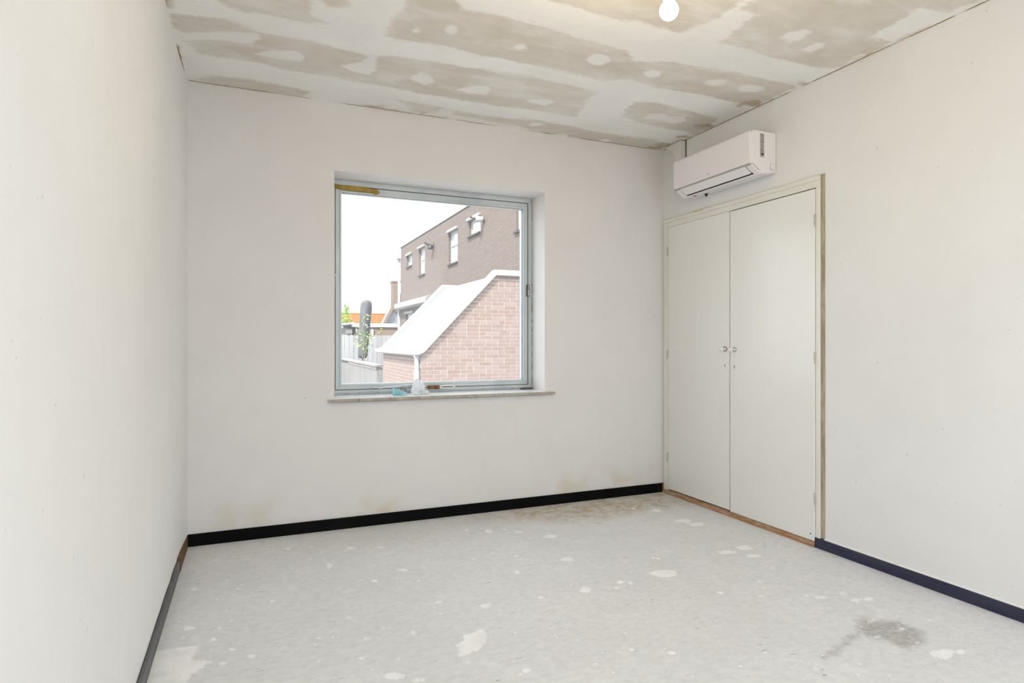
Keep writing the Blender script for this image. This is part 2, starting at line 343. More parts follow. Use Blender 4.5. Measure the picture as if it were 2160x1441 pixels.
# ---------------------------------------------------------------- room shell
def poly_sdf(P, X, Y):
    """signed distance to a polygon, positive inside"""
    P = np.array(P); n = len(P); d = np.full(X.shape, 1e9); ins = np.zeros(X.shape, bool)
    for i in range(n):
        ax, ay = P[i]; bx, by = P[(i+1) % n]
        ex, ey = bx-ax, by-ay; wx, wy = X-ax, Y-ay
        t = np.clip((wx*ex+wy*ey)/(ex*ex+ey*ey+1e-12), 0, 1)
        d = np.minimum(d, np.hypot(wx-ex*t, wy-ey*t))
        c = ((ay > Y) != (by > Y)) & (X < (bx-ax)*(Y-ay)/(by-ay+1e-12)+ax)
        ins ^= c
    return np.where(ins, d, -d)

def ell_sdf(E, X, Y):
    cx, cy, a, b, th = E; c, s = math.cos(th), math.sin(th)
    u = (X-cx)*c+(Y-cy)*s; v = -(X-cx)*s+(Y-cy)*c
    return (1-np.sqrt((u/a)**2+(v/b)**2))*min(a, b)

def grid(name, x0, x1, y0, y1, z, step, attrs, up, m):
    nx, ny = int(round((x1-x0)/step))+1, int(round((y1-y0)/step))+1
    X, Y = np.meshgrid(np.linspace(x0, x1, nx), np.linspace(y0, y1, ny))
    co = np.stack([X.ravel(), Y.ravel(), np.full(X.size, z)], 1)
    i = np.arange(nx*ny).reshape(ny, nx)
    q = np.stack([i[:-1, :-1], i[:-1, 1:], i[1:, 1:], i[1:, :-1]], -1).reshape(-1, 4)
    if not up: q = q[:, ::-1]
    # slab behind the surface so that no light leaks
    me = bpy.data.meshes.new(name)
    z2 = z-.15 if up else z+.15
    ex = np.array([(x0-.28, y0-.28, z2), (x1+.28, y0-.28, z2), (x1+.28, y1+.3, z2), (x0-.28, y1+.3, z2)])
    n0 = len(co); co = np.vstack([co, ex]); q = np.vstack([q, [[n0, n0+1, n0+2, n0+3]]])
    me.vertices.add(len(co)); me.vertices.foreach_set('co', co.ravel())
    me.loops.add(q.size); me.loops.foreach_set('vertex_index', q.ravel().astype(np.int32))
    me.polygons.add(len(q)); me.polygons.foreach_set('loop_start', (np.arange(len(q))*4).astype(np.int32))
    me.update(calc_edges=True)
    for k, fn in attrs.items():
        a = me.attributes.new(k, 'FLOAT', 'POINT')
        a.data.foreach_set('value', np.concatenate([fn(X, Y).ravel(), np.zeros(4)]).astype(np.float32))
    return link(name, me, m, kind='structure')

def union(polys, ells=()):
    def fn(X, Y):
        r = np.full(X.shape, -.3)
        for P in polys: r = np.maximum(r, poly_sdf(P, X, Y))
        for E in ells: r = np.maximum(r, ell_sdf(E, X, Y))
        return np.clip(r, -.3, .3)
    return fn

# bare board continues in the same pattern over the part of the ceiling behind the camera
rear_bare = []
for j in range(3):
    for i in range(3):
        x, y = -.15+i*1.1+random.uniform(-.1, .1), .95-j*.72+random.uniform(-.05, .05)
        rear_bare.append([(x, y), (x+.35, y+.05), (x+.75, y-.02), (x+.8, y+.4), (x+.4, y+.44), (x+.05, y+.38)])
for i in range(3):
    x = -.1+i*1.05
    rear_bare.append([(x, 1.78), (x+.4, 1.74), (x+.72, 1.8), (x+.75, 2.12), (x+.35, 2.16), (x-.02, 2.1)])
edge = lambda X, Y: np.minimum(np.minimum(X-XL, XR-X), YB-Y)
grid('ceiling', XL, XR, YR, YB, H, .0125,
     {'bare': union(CEIL_BARE+rear_bare), 'dab': union(CEIL_DAB, CEIL_DOT), 'edge': edge, 'brown': union([], CEIL_BROWN)}, False, M['ceiling'])
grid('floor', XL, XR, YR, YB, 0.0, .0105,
     {'spot': union(FLOOR_PATCH, FLOOR_SPOT), 'dark': union(FLOOR_DARK), 'dirt_warmlight': union(FLOOR_DIRT_WARMLIGHT)}, True, M['floor'])

WX0, WX1, WZ0, WZ1, WY1 = .476, 1.907, .80, 2.197, 4.20          # window opening
mb = MB()
mb.box(XL-.28, WX0, YB, WY1, -.15, H+.15).box(WX1, XR+.28, YB, WY1, -.15, H+.15)
mb.box(WX0, WX1, YB, WY1, -.15, WZ0-.022).box(WX0, WX1, YB, WY1, WZ1, H+.15)
mb.build('wall_back', M['plaster_back'], kind='structure')
# left wall: the plaster swells slightly towards the far corner
mb = MB(); ys = [YR, 0, 1, 2, 2.6, 3.0]+list(np.linspace(3.2, YB, 16))
prof = [(XL+.014*(max(0, (y-3.35)/(YB-3.35))**2)*(1 if y > 3.35 else 0), y) for y in ys]
pts = prof+[(XL-.28, YB), (XL-.28, YR)]
mb.prism(pts, 'z', -.15, H+.15).build('wall_left', M['plaster'], kind='structure')
# right wall with the cupboard opening
CY0, CY1, CZ = 2.440, 3.872, 2.078
mb = MB()
mb.box(XR, XR+.28, YR, CY0, -.15, H+.15).box(XR, XR+.28, CY1, YB+.3, -.15, H+.15).box(XR, XR+.28, CY0, CY1, CZ, H+.15)
mb.build('wall_right', M['plaster'], kind='structure')
# wall behind the camera ; its wide glazed front is added for fill daylight
RX0, RX1, RZ0, RZ1 = XL+.12, XR-.12, .06, 2.50
mb = MB()
mb.box(XL-.28, RX0, YR-.2, YR, -.15, H+.15).box(RX1, XR+.28, YR-.2, YR, -.15, H+.15)
mb.box(RX0, RX1, YR-.2, YR, -.15, RZ0).box(RX0, RX1, YR-.2, YR, RZ1, H+.15)
mb.build('wall_rear', M['plaster'], kind='structure')

M['skirt_black'] = simple('black skirting paint', (.003, .003, .004), (.006, .0055, .006), 5, .7, spec=.08)
M['skirt_navy_sheen'] = simple('black skirting with navy reflection', (.014, .014, .060), (.034, .036, .060), 7, .45, bump=(40, .1), stretch=(1, .5, 2))  # same black paint; its navy reflection is put into the colour
M['skirt_grey_sheen'] = simple('black skirting with grey reflection', (.035, .035, .038), (.075, .076, .082), 6, .4, bump=(60, .3), stretch=(1, .3, 1))  # same black paint; grey of the grazing reflection is put into the colour
M['raw_red'] = mat_wood('raw red brown wood', (.30, .07, .03), (.42, .14, .05), (2, 2, 12))
M['raw_brown'] = mat_wood('raw brown wood', (.10, .05, .02), (.19, .09, .035), (2, 2, 12))
sk = MB().box(XL+.013, XR-.016, YB-.013, YB, 0, .068).build('baseboard_back', M['skirt_black'], bevel=.002, kind='structure')
MB().box(XR-.016, XR-.001, YB-.018, YB, 0, .070).build('end_block', M['raw_red'], sk, bevel=.001, label='bare red brown end of the black skirting')
# left skirting: uneven top where plaster broke away
mb = MB(); ys = np.linspace(YR, YB-.42, 60); r = random.Random(3)
tops = [.064+r.uniform(-.004, .004) for _ in ys]
vs = []; fs = []
for y, h in zip(ys, tops):
    vs += [(XL, y, 0), (XL+.014, y, 0), (XL+.014, y, h-.006), (XL+.004, y, h)]
for i in range(len(ys)-1):
    a = i*4; b = a+4
    fs += [(a, a+1, b+1, b), (a+1, a+2, b+2, b+1), (a+2, a+3, b+3, b+2), (a+3, a, b, b+3)]
fs += [(0, 1, 2, 3), (len(vs)-1, len(vs)-2, len(vs)-3, len(vs)-4)]
sl = mb.add(vs, fs).build('baseboard_left', M['skirt_grey_sheen'], kind='structure')
MB().prism([(XL, 0), (XL+.016, 0), (XL+.016, .058), (XL+.013, .068), (XL, .070)], 'y', YB-.42, YB-.001).build(
    'bare_end', M['raw_brown'], sl, label='brown bare wood end of the skirting in the corner')
sr = MB().prism([(XR, 0), (XR-.013, 0), (XR-.013, .052), (XR-.010, .057), (XR, .058)], 'y', YR, 2.498).build('baseboard_right', M['skirt_navy_sheen'], kind='structure')
MB().prism([(XR, .058), (XR-.010, .057), (XR-.004, .062), (XR, .064)], 'y', YR, 2.44).build('plaster_edge', M['plaster'], sr)

# ---------------------------------------------------------------- window_1
M['alu'] = simple('grey aluminium frame', (.50, .545, .56), (.60, .64, .655), 5, .45, .15, bump=(30, .05), stretch=(1, 1, .3))
M['alu_dark'] = simple('dark frame gasket', (.10, .105, .11), None, 5, .7)
M['glass'] = mat_glass('window glass', .03)
M['glass_fill'] = mat_glass('added fill window glass', .0)
M['foam'] = simple('old yellow foam', (.44, .30, .06), (.30, .17, .03), 22, .9, bump=(60, .8))
M['rust'] = simple('rust', (.30, .13, .03), (.16, .08, .03), 50, .8, bump=(90, .5))
M['white_gloss'] = simple('white gloss paint', (.84, .84, .82), None, 5, .28)
w1 = thing('window_1', (1.19, 4.13, .80), kind='structure')
FY0, FY1 = 4.095, 4.165
def ring(x0, x1, z0, z1, w, y0, y1):
    """four mitred bars as (points, name)"""
    wl_, wr_, wb_, wt_ = w
    return [([(x0, z0), (x0+wl_, z0+wb_), (x0+wl_, z1-wt_), (x0, z1)], 'stile'), ([(x1, z0), (x1, z1), (x1-wr_, z1-wt_), (x1-wr_, z0+wb_)], 'stile'),
            ([(x0, z0), (x1, z0), (x1-wr_, z0+wb_), (x0+wl_, z0+wb_)], 'rail'), ([(x0, z1), (x0+wl_, z1-wt_), (x1-wr_, z1-wt_), (x1, z1)], 'rail')]
fr = MB()
for pts, _ in ring(WX0, WX1, WZ0, WZ1, (.030, .030, .034, .034), FY0, FY1): fr.prism(pts, 'y', FY0, FY1)
fr.build('frame', M['alu'], w1, bevel=.002)
ga = MB()
for pts, _ in ring(WX0+.030, WX1-.030, WZ0+.034, WZ1-.034, (.004,)*4, 0, 0): ga.prism(pts, 'y', FY0+.004, FY1-.004)
ga.build('gasket', M['alu_dark'], w1)
sash = MB()
for pts, _ in ring(WX0+.034, WX1-.034, WZ0+.037, WZ1-.037, (.038, .040, .036, .044), 0, 0): sash.prism(pts, 'y', FY0+.006, FY1-.01)
so = sash.build('sash', M['alu'], w1, bevel=.002)
bead = MB()
for pts, _ in ring(WX0+.060, WX1-.062, WZ0+.061, WZ1-.069, (.012,)*4, 0, 0): bead.prism(pts, 'y', FY0-.001, FY0+.02)
bead.build('glazing_bead', M['alu'], so, bevel=.001)
MB().box(WX0+.066, WX1-.068, 4.128, 4.134, WZ0+.066, WZ1-.075).build('pane', M['glass'], w1)
# lower track ridges
tr = MB()
for z in (.806, .815): tr.box(WX0+.004, WX1-.004, FY0-.006, FY0+.001, z, z+.003)
tr.box(WX0+.004, WX1-.006, FY0-.012, FY0+.001, .801, .8045)
tr.build('track', M['alu'], w1)
# rounded dark seal end at the right lower corner
MB().tube([(WX1-.10, FY0-.010, .806), (WX1-.03, FY0-.012, .806), (WX1-.008, FY0-.016, .807)], .0065, 8).build('seal', M['alu_dark'], w1)
# dark joint and rust down the right side
seg = MB(); rr = random.Random(11); z = .83
while z < 2.15:
    L = rr.uniform(.03, .12)
    if z < 1.5 or rr.random() < .5:
        wd = rr.uniform(.002, .006) if z < 1.4 else .0025
        seg.prism([(FY0-.001, z), (FY0-wd, z+L*.3), (FY0-wd*.8, z+L*.7), (FY0-.001, z+L)], 'x', WX1-.002, WX1+.0002)
    z += L+rr.uniform(.0, .04)
seg.build('rust_stain', M['rust'], w1, label='brown rust along the right edge of the frame')
ZT = WZ1-.03
pts = [(.480, ZT+.004), (.53, ZT-.004), (.60, ZT-.005), (.68, ZT-.006), (.745, ZT-.010), (.775, ZT-.013), (.795, ZT-.030), (.770, ZT-.050), (.742, ZT-.036), (.66, ZT-.036), (.57, ZT-.034), (.515, ZT-.030), (.488, ZT-.012)]
MB().prism(pts, 'y', FY0-.010, FY0+.002).build('foam_strip', M['foam'], w1, bevel=.003, label='dried yellow brown foam on the upper left of the frame')
# latch with white loop handle
la = MB().box(1.118, 1.200, FY0-.008, FY0, .824, .848).box(1.130, 1.150, FY0-.020, FY0-.008, .828, .843).box(1.172, 1.198, FY0-.026, FY0-.008, .824, .850)
lo = la.build('latch', M['rust'], w1, bevel=.003, label='rusty latch plate')
loop = [(1.196+.056+.054*math.cos(a), FY0-.024, .838+.0085*math.sin(a)) for a in np.linspace(0, 2*math.pi, 25)]
MB().tube(loop, .0042, 8, False).build('handle', M['white_gloss'], lo, smooth=True, label='white loop handle')
# small catch left of the bag, bolt on the stiles
ca = MB().box(.93, .975, FY0-.012, FY0, .826, .831).box(.935, .941, FY0-.014, FY0, .816, .840).box(.965, .971, FY0-.014, FY0, .816, .840).box(.95, .958, FY0-.016, FY0, .832, .845)
ca.build('catch', simple('dull catch metal', (.30, .29, .28), (.45, .44, .43), 60, .5, .5), w1, bevel=.001)
kb = MB().box(1.862, 1.885, FY0-.003, FY0+.001, 1.48, 1.565).build('keeper', M['alu_dark'], w1)
MB().tube([(1.876, FY0-.006, 1.487), (1.873, FY0-.010, 1.52), (1.876, FY0-.006, 1.557)], .005, 8).build('keeper_bolt', simple('keeper metal', (.62, .62, .58), None, 5, .4, .5), kb)
MB().box(.500, .506, FY0-.006, FY0+.001, 1.50, 1.575).box(.502, .511, FY0-.012, FY0+.001, 1.572, 1.585).build('keeper', M['alu'], w1, bevel=.001)
scr = MB()
for x in (.58, .66, .78, 1.35, 1.52, 1.62, 1.75): scr.lathe([(.003, 0), (.003, -.0015)], (x, FY0-.006, .812), 'y', 8)
scr.build('screw', M['alu_dark'], w1)

# sill of square tiles
M['tile'] = simple('white glazed sill tile', (.90, .90, .89), (.86, .86, .85), 10, .22)
M['tile_edge'] = simple('raw tile edge', (.40, .35, .29), (.52, .47, .40), 18, .85, bump=(60, .3))
M['grout'] = simple('grout', (.52, .49, .45), None, 5, .9)
sill = MB().box(WX0+.002, WX1-.002, YB-.024, FY0+.002, .778, .792).box(.442, 1.976, YB-.024, YB, .778, .792).build('trim_1', M['grout'], kind='structure')
joints = [.439, .620, .812, 1.004, 1.197, 1.391, 1.585, 1.776, 1.978]
for a, b in zip(joints[:-1], joints[1:]):
    lo_, hi_ = max(a+.0015, WX0+.002), min(b-.0015, WX1-.002)
    mt = MB().box(lo_, hi_, YB+.001, FY0, .785, .801)
    mt.box(a+.0015, b-.0015, YB-.030, YB+.001, .785, .801)
    t_ = mt.build('tile', M['tile'], sill)
    MB().box(a+.0015, b-.0015, YB-.0315, YB-.030, .780, .7985).build('tile_edge', M['tile_edge'], t_)

# things left on the sill
def mat_bag():
    t = NT('thin white plastic'); t.done((.92, .93, .94), .35)
    t.bump(t.noise(70, 5, .6), .5, .004)
    tl = t.n.new('ShaderNodeBsdfTranslucent'); tl.inputs[0].default_value = (.92, .93, .94, 1)
    mx = t.n.new('ShaderNodeMixShader'); mx.inputs[0].default_value = .55
    t.l.new(t.b.outputs[0], mx.inputs[1]); t.l.new(tl.outputs[0], mx.inputs[2]); t.l.new(mx.outputs[0], t.out.inputs[0])
    return t.m
M['bag'] = mat_bag()
def crumple(c, size, seed, rough, sub=3):
    bm = bmesh.new(); bmesh.ops.create_icosphere(bm, subdivisions=sub, radius=1)
    from mathutils import noise as N
    for v in bm.verts:
        d = v.co.normalized()
        k = 1+rough*(N.noise(d*2.3+Vector((seed, 0, 0)))+.6*N.noise(d*5.1+Vector((0, seed, 0)))+.35*abs(N.noise(d*11+Vector((0, 0, seed)))))
        p = Vector((d.x*size[0], d.y*size[1], d.z*size[2]))*k
        v.co = Vector(c)+p
        if v.co.z < .8015: v.co.z = .8015
    me = bpy.data.meshes.new('crumple'); bm.to_mesh(me); bm.free(); return me
pb = thing('plastic_bag', (1.03, 4.0, .801), 'crumpled thin white plastic bag lying on the window sill', 'plastic bag')
link('bag_body', crumple((1.030, 4.005, .835), (.040, .040, .060), 3.1, .42), M['bag'], pb)
link('bag_corner', crumple((1.060, 3.955, .812), (.030, .035, .016), 5.7, .5), M['bag'], pb)
link('bag_corner', crumple((1.000, 3.945, .808), (.026, .035, .012), 9.2, .4), M['bag'], pb)
M['blue'] = simple('pale blue cloth', (.32, .62, .70), (.40, .70, .76), 30, .9, bump=(140, .4))
M['blue_pale'] = simple('pale blue plastic', (.55, .78, .82), (.62, .82, .86), 30, .5)
cl = thing('cleaning_cloth', (.90, 3.93, .801), 'pale blue folded cloth wedge beside the white bag on the sill', 'cloth')
def wedge(o, h0, h1):
    n = len(o); vb = [(x, y, .8012) for x, y in o]; vt = [(x, y, h0+(h1-h0)*((x-.85)/.10)) for x, y in o]
    return MB().add(vb+vt, [tuple(range(n-1, -1, -1)), tuple(range(n, 2*n))]+[(i, (i+1) % n, (i+1) % n+n, i+n) for i in range(n)])
wedge([(0.854, 3.985), (0.857, 3.925), (0.882, 3.872), (0.906, 3.878), (0.938, 3.935), (0.930, 3.985)], .850, .815).build('cloth_body', M['blue'], cl, bevel=.004)
wedge([(0.850, 3.92), (0.854, 3.862), (0.906, 3.858), (0.936, 3.9), (0.945, 3.93), (0.943, 3.94), (0.906, 3.874), (0.880, 3.87)], .806, .806).build('cloth_edge', M['blue_pale'], cl)
wi = [(.742, FY0-.012, .845), (.752, FY0-.013, .8495), (.772, FY0-.013, .8475), (.79, FY0-.013, .8405), (.81, FY0-.013, .8425), (.83, FY0-.013, .8475), (.87, FY0-.013, .8505), (.95, FY0-.014, .8565), (1.02, FY0-.016, .8605)]
wc = MB().tube(wi, .0035, 8).build('window_stay', M['white_gloss'], smooth=True)
tag(wc, 'thin wavy white rod along the bottom of the window frame', 'rod')

# ---------------------------------------------------------------- added_fill_window behind the camera, unseen and added for fill daylight
w2 = thing('added_fill_window', ((RX0+RX1)/2, YR-.1, RZ0), kind='structure')
fb = MB()
for pts, _ in ring(RX0, RX1, RZ0, RZ1, (.05,)*4, 0, 0): fb.prism(pts, 'y', YR-.13, YR-.07)
fb.build('frame', M['white_gloss'], w2)
for i in range(3):
    a = RX0+.05+(RX1-RX0-.10)*i/3; b = RX0+.05+(RX1-RX0-.10)*(i+1)/3
    s_ = MB()
    for pts, _ in ring(a, b, RZ0+.05, RZ1-.05, (.045,)*4, 0, 0): s_.prism(pts, 'y', YR-.12, YR-.08)
    s2 = s_.build('sash', M['white_gloss'], w2)
    MB().box(a+.04, b-.04, YR-.103, YR-.097, RZ0+.09, RZ1-.09).build('pane', M['glass_fill'], s2)

# ---------------------------------------------------------------- built-in cupboard
M['door'] = simple('cream white door paint', (.87, .86, .825), (.89, .885, .86), 1.2, .22, bump=(7, .05))
M['door_frame'] = simple('cream frame paint', (.82, .795, .72), (.86, .84, .78), 3, .38, bump=(20, .05))
M['dark'] = simple('dark interior', (.03, .028, .025), None, 5, .9)
M['batten'] = mat_wood('grey brown raw batten', (.34, .27, .18), (.50, .42, .30), (3, 3, .6), .8)
M['threshold'] = mat_wood('worn orange brown sill wood', (.36, .17, .06), (.52, .36, .24), (6, .9, 6), .6)
M['shadow_brown'] = simple('dull brass', (.30, .25, .17), (.40, .34, .24), 40, .45, .5)
M['hinge'] = simple('painted hinge', (.60, .57, .50), (.42, .40, .36), 60, .4, .2)
cb = thing('built_in_cupboard', (XR, 3.16, 0), 'cream white built-in cupboard with two tall flush doors under the air conditioner', 'cupboard')
XF = XR-.010
f = MB()
f.box(XF, XR+.06, 3.816, 3.866, 0, 2.010).build('stile', M['door_frame'], cb, bevel=.002)
MB().box(XF, XR+.06, 2.466, 2.494, 0, 2.010).build('stile', M['door_frame'], cb, bevel=.002)
MB().prism([(XF, 2.010), (XF, 2.045), (XF+.004, 2.048), (XF-.002, 2.051), (XF-.002, 2.074), (XR+.06, 2.074), (XR+.06, 2.010)], 'y', 2.466, 3.866).build('head_rail', M['door_frame'], cb, bevel=.0015)
MB().box(XR-.004, XR+.05, 2.441, 2.465, .06, 2.077).build('batten', M['batten'], cb, bevel=.002, label='bare grey brown wood strip down the right side')
MB().box(XR+.06, XR+.10, CY0, CY1, 0, CZ).build('back_panel', M['dark'], cb)
MB().prism([(XR+.05, 0), (XR-.020, 0), (XR-.020, .012), (XR-.012, .016), (XR-.012, .026), (XR-.004, .030), (XR+.05, .030)], 'y', 2.500, 3.868).build('threshold', M['threshold'], cb, bevel=.002)
def knob(y, z, parent):
    k = MB().lathe([(.011, 0), (.012, -.003), (.008, -.005), (.0055, -.010), (.0055, -.018), (.009, -.022), (.0135, -.028), (.0145, -.034), (.012, -.040), (.006, -.0435)], (XF, y, z), 'x', 20).build('knob', M['white_gloss'], parent, smooth=True)
    MB().lathe([(.0175, .0005), (.0175, -.0025), (.016, -.0035)], (XF, y, z), 'x', 20).build('shadow_rosette', M['shadow_brown'], parent)  # brown base disc, enlarged to stand in for the knob's shadow
def keyplate(y, z, parent):
    o = [(y+.011*math.cos(a), z+(.019 if math.sin(a) > 0 else -.019)+.011*math.sin(a)) for a in np.linspace(0, 2*math.pi, 24, endpoint=False)]
    MB().prism(o, 'x', XF-.0045, XF).build('keyhole_plate', M['white_gloss'], parent, bevel=.001)
    kh = MB().lathe([(.0036, 0), (.0036, -.0006)], (XF-.0045, y, z+.004), 'x', 10).box(XF-.0051, XF-.0045, y-.0018, y+.0018, z-.010, z+.004)
    kh.build('keyhole', M['dark'], parent)
def hinge(y, z, parent):
    MB().lathe([(.0045, -.034), (.0055, -.032), (.0055, -.001), (.0048, 0), (.0055, .001), (.0055, .032), (.0045, .034)], (XF-.003, y, z), 'z', 12).build('hinge', M['hinge'], parent, smooth=False)
dl = MB().box(XF, XR+.02, 3.1660, 3.8110, .038, 2.009).build('door', M['door'], cb, bevel=.0025)
dr = MB().box(XF-.003, XR+.02, 2.4975, 3.1555, .032, 2.004).build('door', M['door'], cb, bevel=.0025)
knob(3.203, 1.100, dl); knob(3.115, 1.097, dr)
keyplate(3.203, .990, dl); keyplate(3.116, .985, dr)
for z in (1.83, 1.055, .276): hinge(3.8143, z, dl)
for z in (1.827, 1.058, .268): hinge(2.4957, z, dr)
MB().lathe([(.004, .0002), (.004, -.0008)], (XF-.003, 2.525, .068), 'x', 10).build('drill_hole', M['dark'], dr)
# old yellow paint edge at the head
MB().box(XF-.003, XF-.0015, 3.42, 3.52, 2.066, 2.0755).build('tape_remnant', simple('yellowed tape', (.66, .58, .26), (.72, .66, .40), 30, .6), cb)

# ---------------------------------------------------------------- air conditioner
M['ac'] = simple('white AC plastic', (.86, .82, .825), None, 5, .38)
M['ac_grey'] = simple('grey AC strip', (.42, .40, .40), None, 5, .35)
M['ac_dark'] = simple('AC air slot', (.02, .015, .015), None, 5, .8)
AY0, AY1 = 2.782, 3.495
ac = thing('air_conditioner', (XR, (AY0+AY1)/2, 2.15), 'white wall mounted split air conditioner above the cupboard', 'air conditioner')
def P(d, z): return (XR-d, z)
body = [P(0, 2.405), P(.17, 2.405), P(.190, 2.398), P(.197, 2.385), P(.197, 2.205), P(.190, 2.196), P(.135, 2.158), P(.122, 2.150), P(.02, 2.160), P(0, 2.168)]
# prism along y wants (x, z)
MB().prism(body, 'y', AY0, AY1).build('body', M['ac'], ac, bevel=.008)
MB().prism([P(.197, 2.203), P(.205, 2.205), P(.207, 2.25), P(.207, 2.385), P(.203, 2.396), P(.197, 2.398)], 'y', AY0+.006, AY1-.004).build('front_panel', M['ac'], ac, bevel=.003)
MB().prism([P(.188, 2.2035), P(.2035, 2.2035), P(.2035, 2.197), P(.188, 2.195)], 'y', AY0+.008, AY1-.008).build('trim_strip', M['ac_grey'], ac)
MB().prism([P(.1945, 2.197), P(.1935, 2.1935), P(.146, 2.1585), P(.143, 2.162)], 'y', AY0+.055, AY1-.06).build('flap', M['ac'], ac, bevel=.001)
MB().prism([P(.144, 2.1625), P(.1455, 2.1585), P(.138, 2.1535), P(.136, 2.158)], 'y', AY0+.045, AY1-.065).build('air_slot', M['ac_dark'], ac)
for y in (AY0+.05, AY1-.056):
    MB().prism([P(.1935, 2.1985), P(.1945, 2.196), P(.147, 2.1605), P(.146, 2.1635)], 'y', y-.0012, y+.0012).build('flap_seam', M['ac_grey'], ac)
curve = [P(.198, 2.203), P(.190, 2.2025), P(.178, 2.197), P(.150, 2.176), P(.137, 2.169), P(.128, 2.168)]
for y, nm in ((AY0-.0008, 'end_seam'), (AY1+.0008, 'end_seam')):
    MB().tube([(x, y, z) for x, z in curve], .0022, 6).build(nm, M['ac_grey'], ac)
# energy label on the end face: rows of faint print
M['label'] = simple('grey print label', (.50, .48, .44), (.42, .40, .36), 60, .6)
M['ink'] = simple('label ink', (.16, .14, .11), None, 5, .7)
st = MB().box(2.787, 2.820, AY0-.0008, AY0, 2.247, 2.388).build('sticker', M['label'], ac, label='narrow grey printed label on the end face')
rows = MB(); r = random.Random(5); z = 2.382
while z > 2.255:
    h = r.choice((.002, .003, .004))
    a = 2.789+r.uniform(0, .010); b = 2.818-r.uniform(0, .010)
    rows.box(a, b, AY0-.0012, AY0-.0008, z-h, z); z -= h+r.uniform(.003, .006)
rows.build('print_rows', M['ink'], st)
MB().box(2.796, 2.818, AY0-.0013, AY0-.0008, 2.262, 2.268).build('print_bar', M['dark'], st)
MB().lathe([(.020, 0), (.020, -.003), (.017, -.003), (.017, -.0015), (.012, -.0015)], (2.884, AY0, 2.198), 'y', 20).build('side_plug', M['ac'], ac)
MB().tube([(2.884+.0195*math.cos(a), AY0-.002, 2.198+.0195*math.sin(a)) for a in np.linspace(.6, 5.4, 18)], .0014, 6).build('plug_seam', M['ac_grey'], ac)
lg = MB()
for k in range(2): lg.box(XR-.2078, XR-.207, 3.152-.012*k-.008, 3.152-.012*k, 2.224, 2.2285+.001*k)
lg.build('badge', M['ac_grey'], ac, label='tiny grey maker mark')
MB().lathe([(.012, .0), (.010, -.012), (.004, -.020), (.001, -.024)], (XR-.06, 3.33, 2.158), 'z', 10).build('drain_plug', M['ac_dark'], ac)
MB().prism([(XR-.125, 3.40), (XR-.10, 3.375), (XR-.095, 3.40)], 'z', 2.1500, 2.1512).build('screw_recess', M['ac_dark'], ac)

M['duct'] = simple('white duct plastic', (.78, .765, .72), None, 5, .45)
pc = thing('pipe_cover', (XR-.03, 3.70, 2.40), 'white plastic pipe cover rising from air conditioner to ceiling corner', 'pipe cover')
sect = [(XR, 3.618), (XR-.036, 3.618), (XR-.043, 3.625), (XR-.043, 3.684), (XR-.036, 3.692), (XR, 3.692)]
MB().prism(sect, 'z', 2.36, 2.56).build('vertical_run', M['duct'], pc, bevel=.002)
MB().prism([(x+(.004 if x < XR-.01 else 0)*-1, y+(-.002 if y < 3.65 else .003)) for x, y in sect], 'z', 2.472, 2.5185).build('coupling', M['duct'], pc, bevel=.002)
el = [(3.616, 2.515), (3.616, H-.004), (3.800, H-.004), (3.790, H-.022), (3.755, 2.570), (3.725, 2.555), (3.705, 2.535), (3.696, 2.515)]
MB().prism(el, 'x', XR-.047, XR).build('elbow', M['duct'], pc, bevel=.006)
MB().box(XR-.003, XR, 3.609, 3.616, 2.36, H-.003).build('shadow_gap', simple('dark gap shadow line', (.12, .10, .08), None, 5, .8), pc)  # dark strip drawn for the shadow in the gap beside the duct

# ---------------------------------------------------------------- bare bulb
BX, BY, BZ = 1.316, 1.72, 2.279
lb = thing('light_bulb', (BX, BY, H), 'lit bare globe bulb hanging from the ceiling', 'light bulb')
R = .0315
prof = [(.001, -R)]+[(R*math.cos(a), R*math.sin(a)) for a in np.linspace(-1.35, .95, 18)]+[(.0175, R*.95), (.0165, R*1.15)]
MB().lathe(prof, (BX, BY, BZ), 'z', 32).build('globe', mat_emit('warm glowing glass', (1.0, .80, .50), BULB), lb, smooth=True)
M['socket'] = simple('cream lamp holder', (.80, .74, .55), None, 5, .45)
MB().lathe([(.0165, R*1.1), (.019, R*1.15), (.019, R*1.15+.05), (.014, R*1.15+.062), (.006, R*1.15+.075)], (BX, BY, BZ), 'z', 24).build('lamp_holder', M['socket'], lb, smooth=True)
MB().tube([(BX, BY, BZ+.10), (BX+.004, BY, BZ+.2), (BX, BY, H-.015)], .003, 8).build('cord', M['socket'], lb)
MB().lathe([(.045, 0), (.045, -.008), (.03, -.022), (.008, -.026)], (BX, BY, H), 'z', 24).build('ceiling_rose', M['socket'], lb, smooth=True)

# ---------------------------------------------------------------- outside: ground
GZ = -3.0
M['ground'] = simple('grey paving', (.23, .23, .225), (.30, .295, .285), .6, .9)
MB().box(-90, 90, -90, 120, GZ-.3, GZ).build('ground', M['ground'], kind='structure')

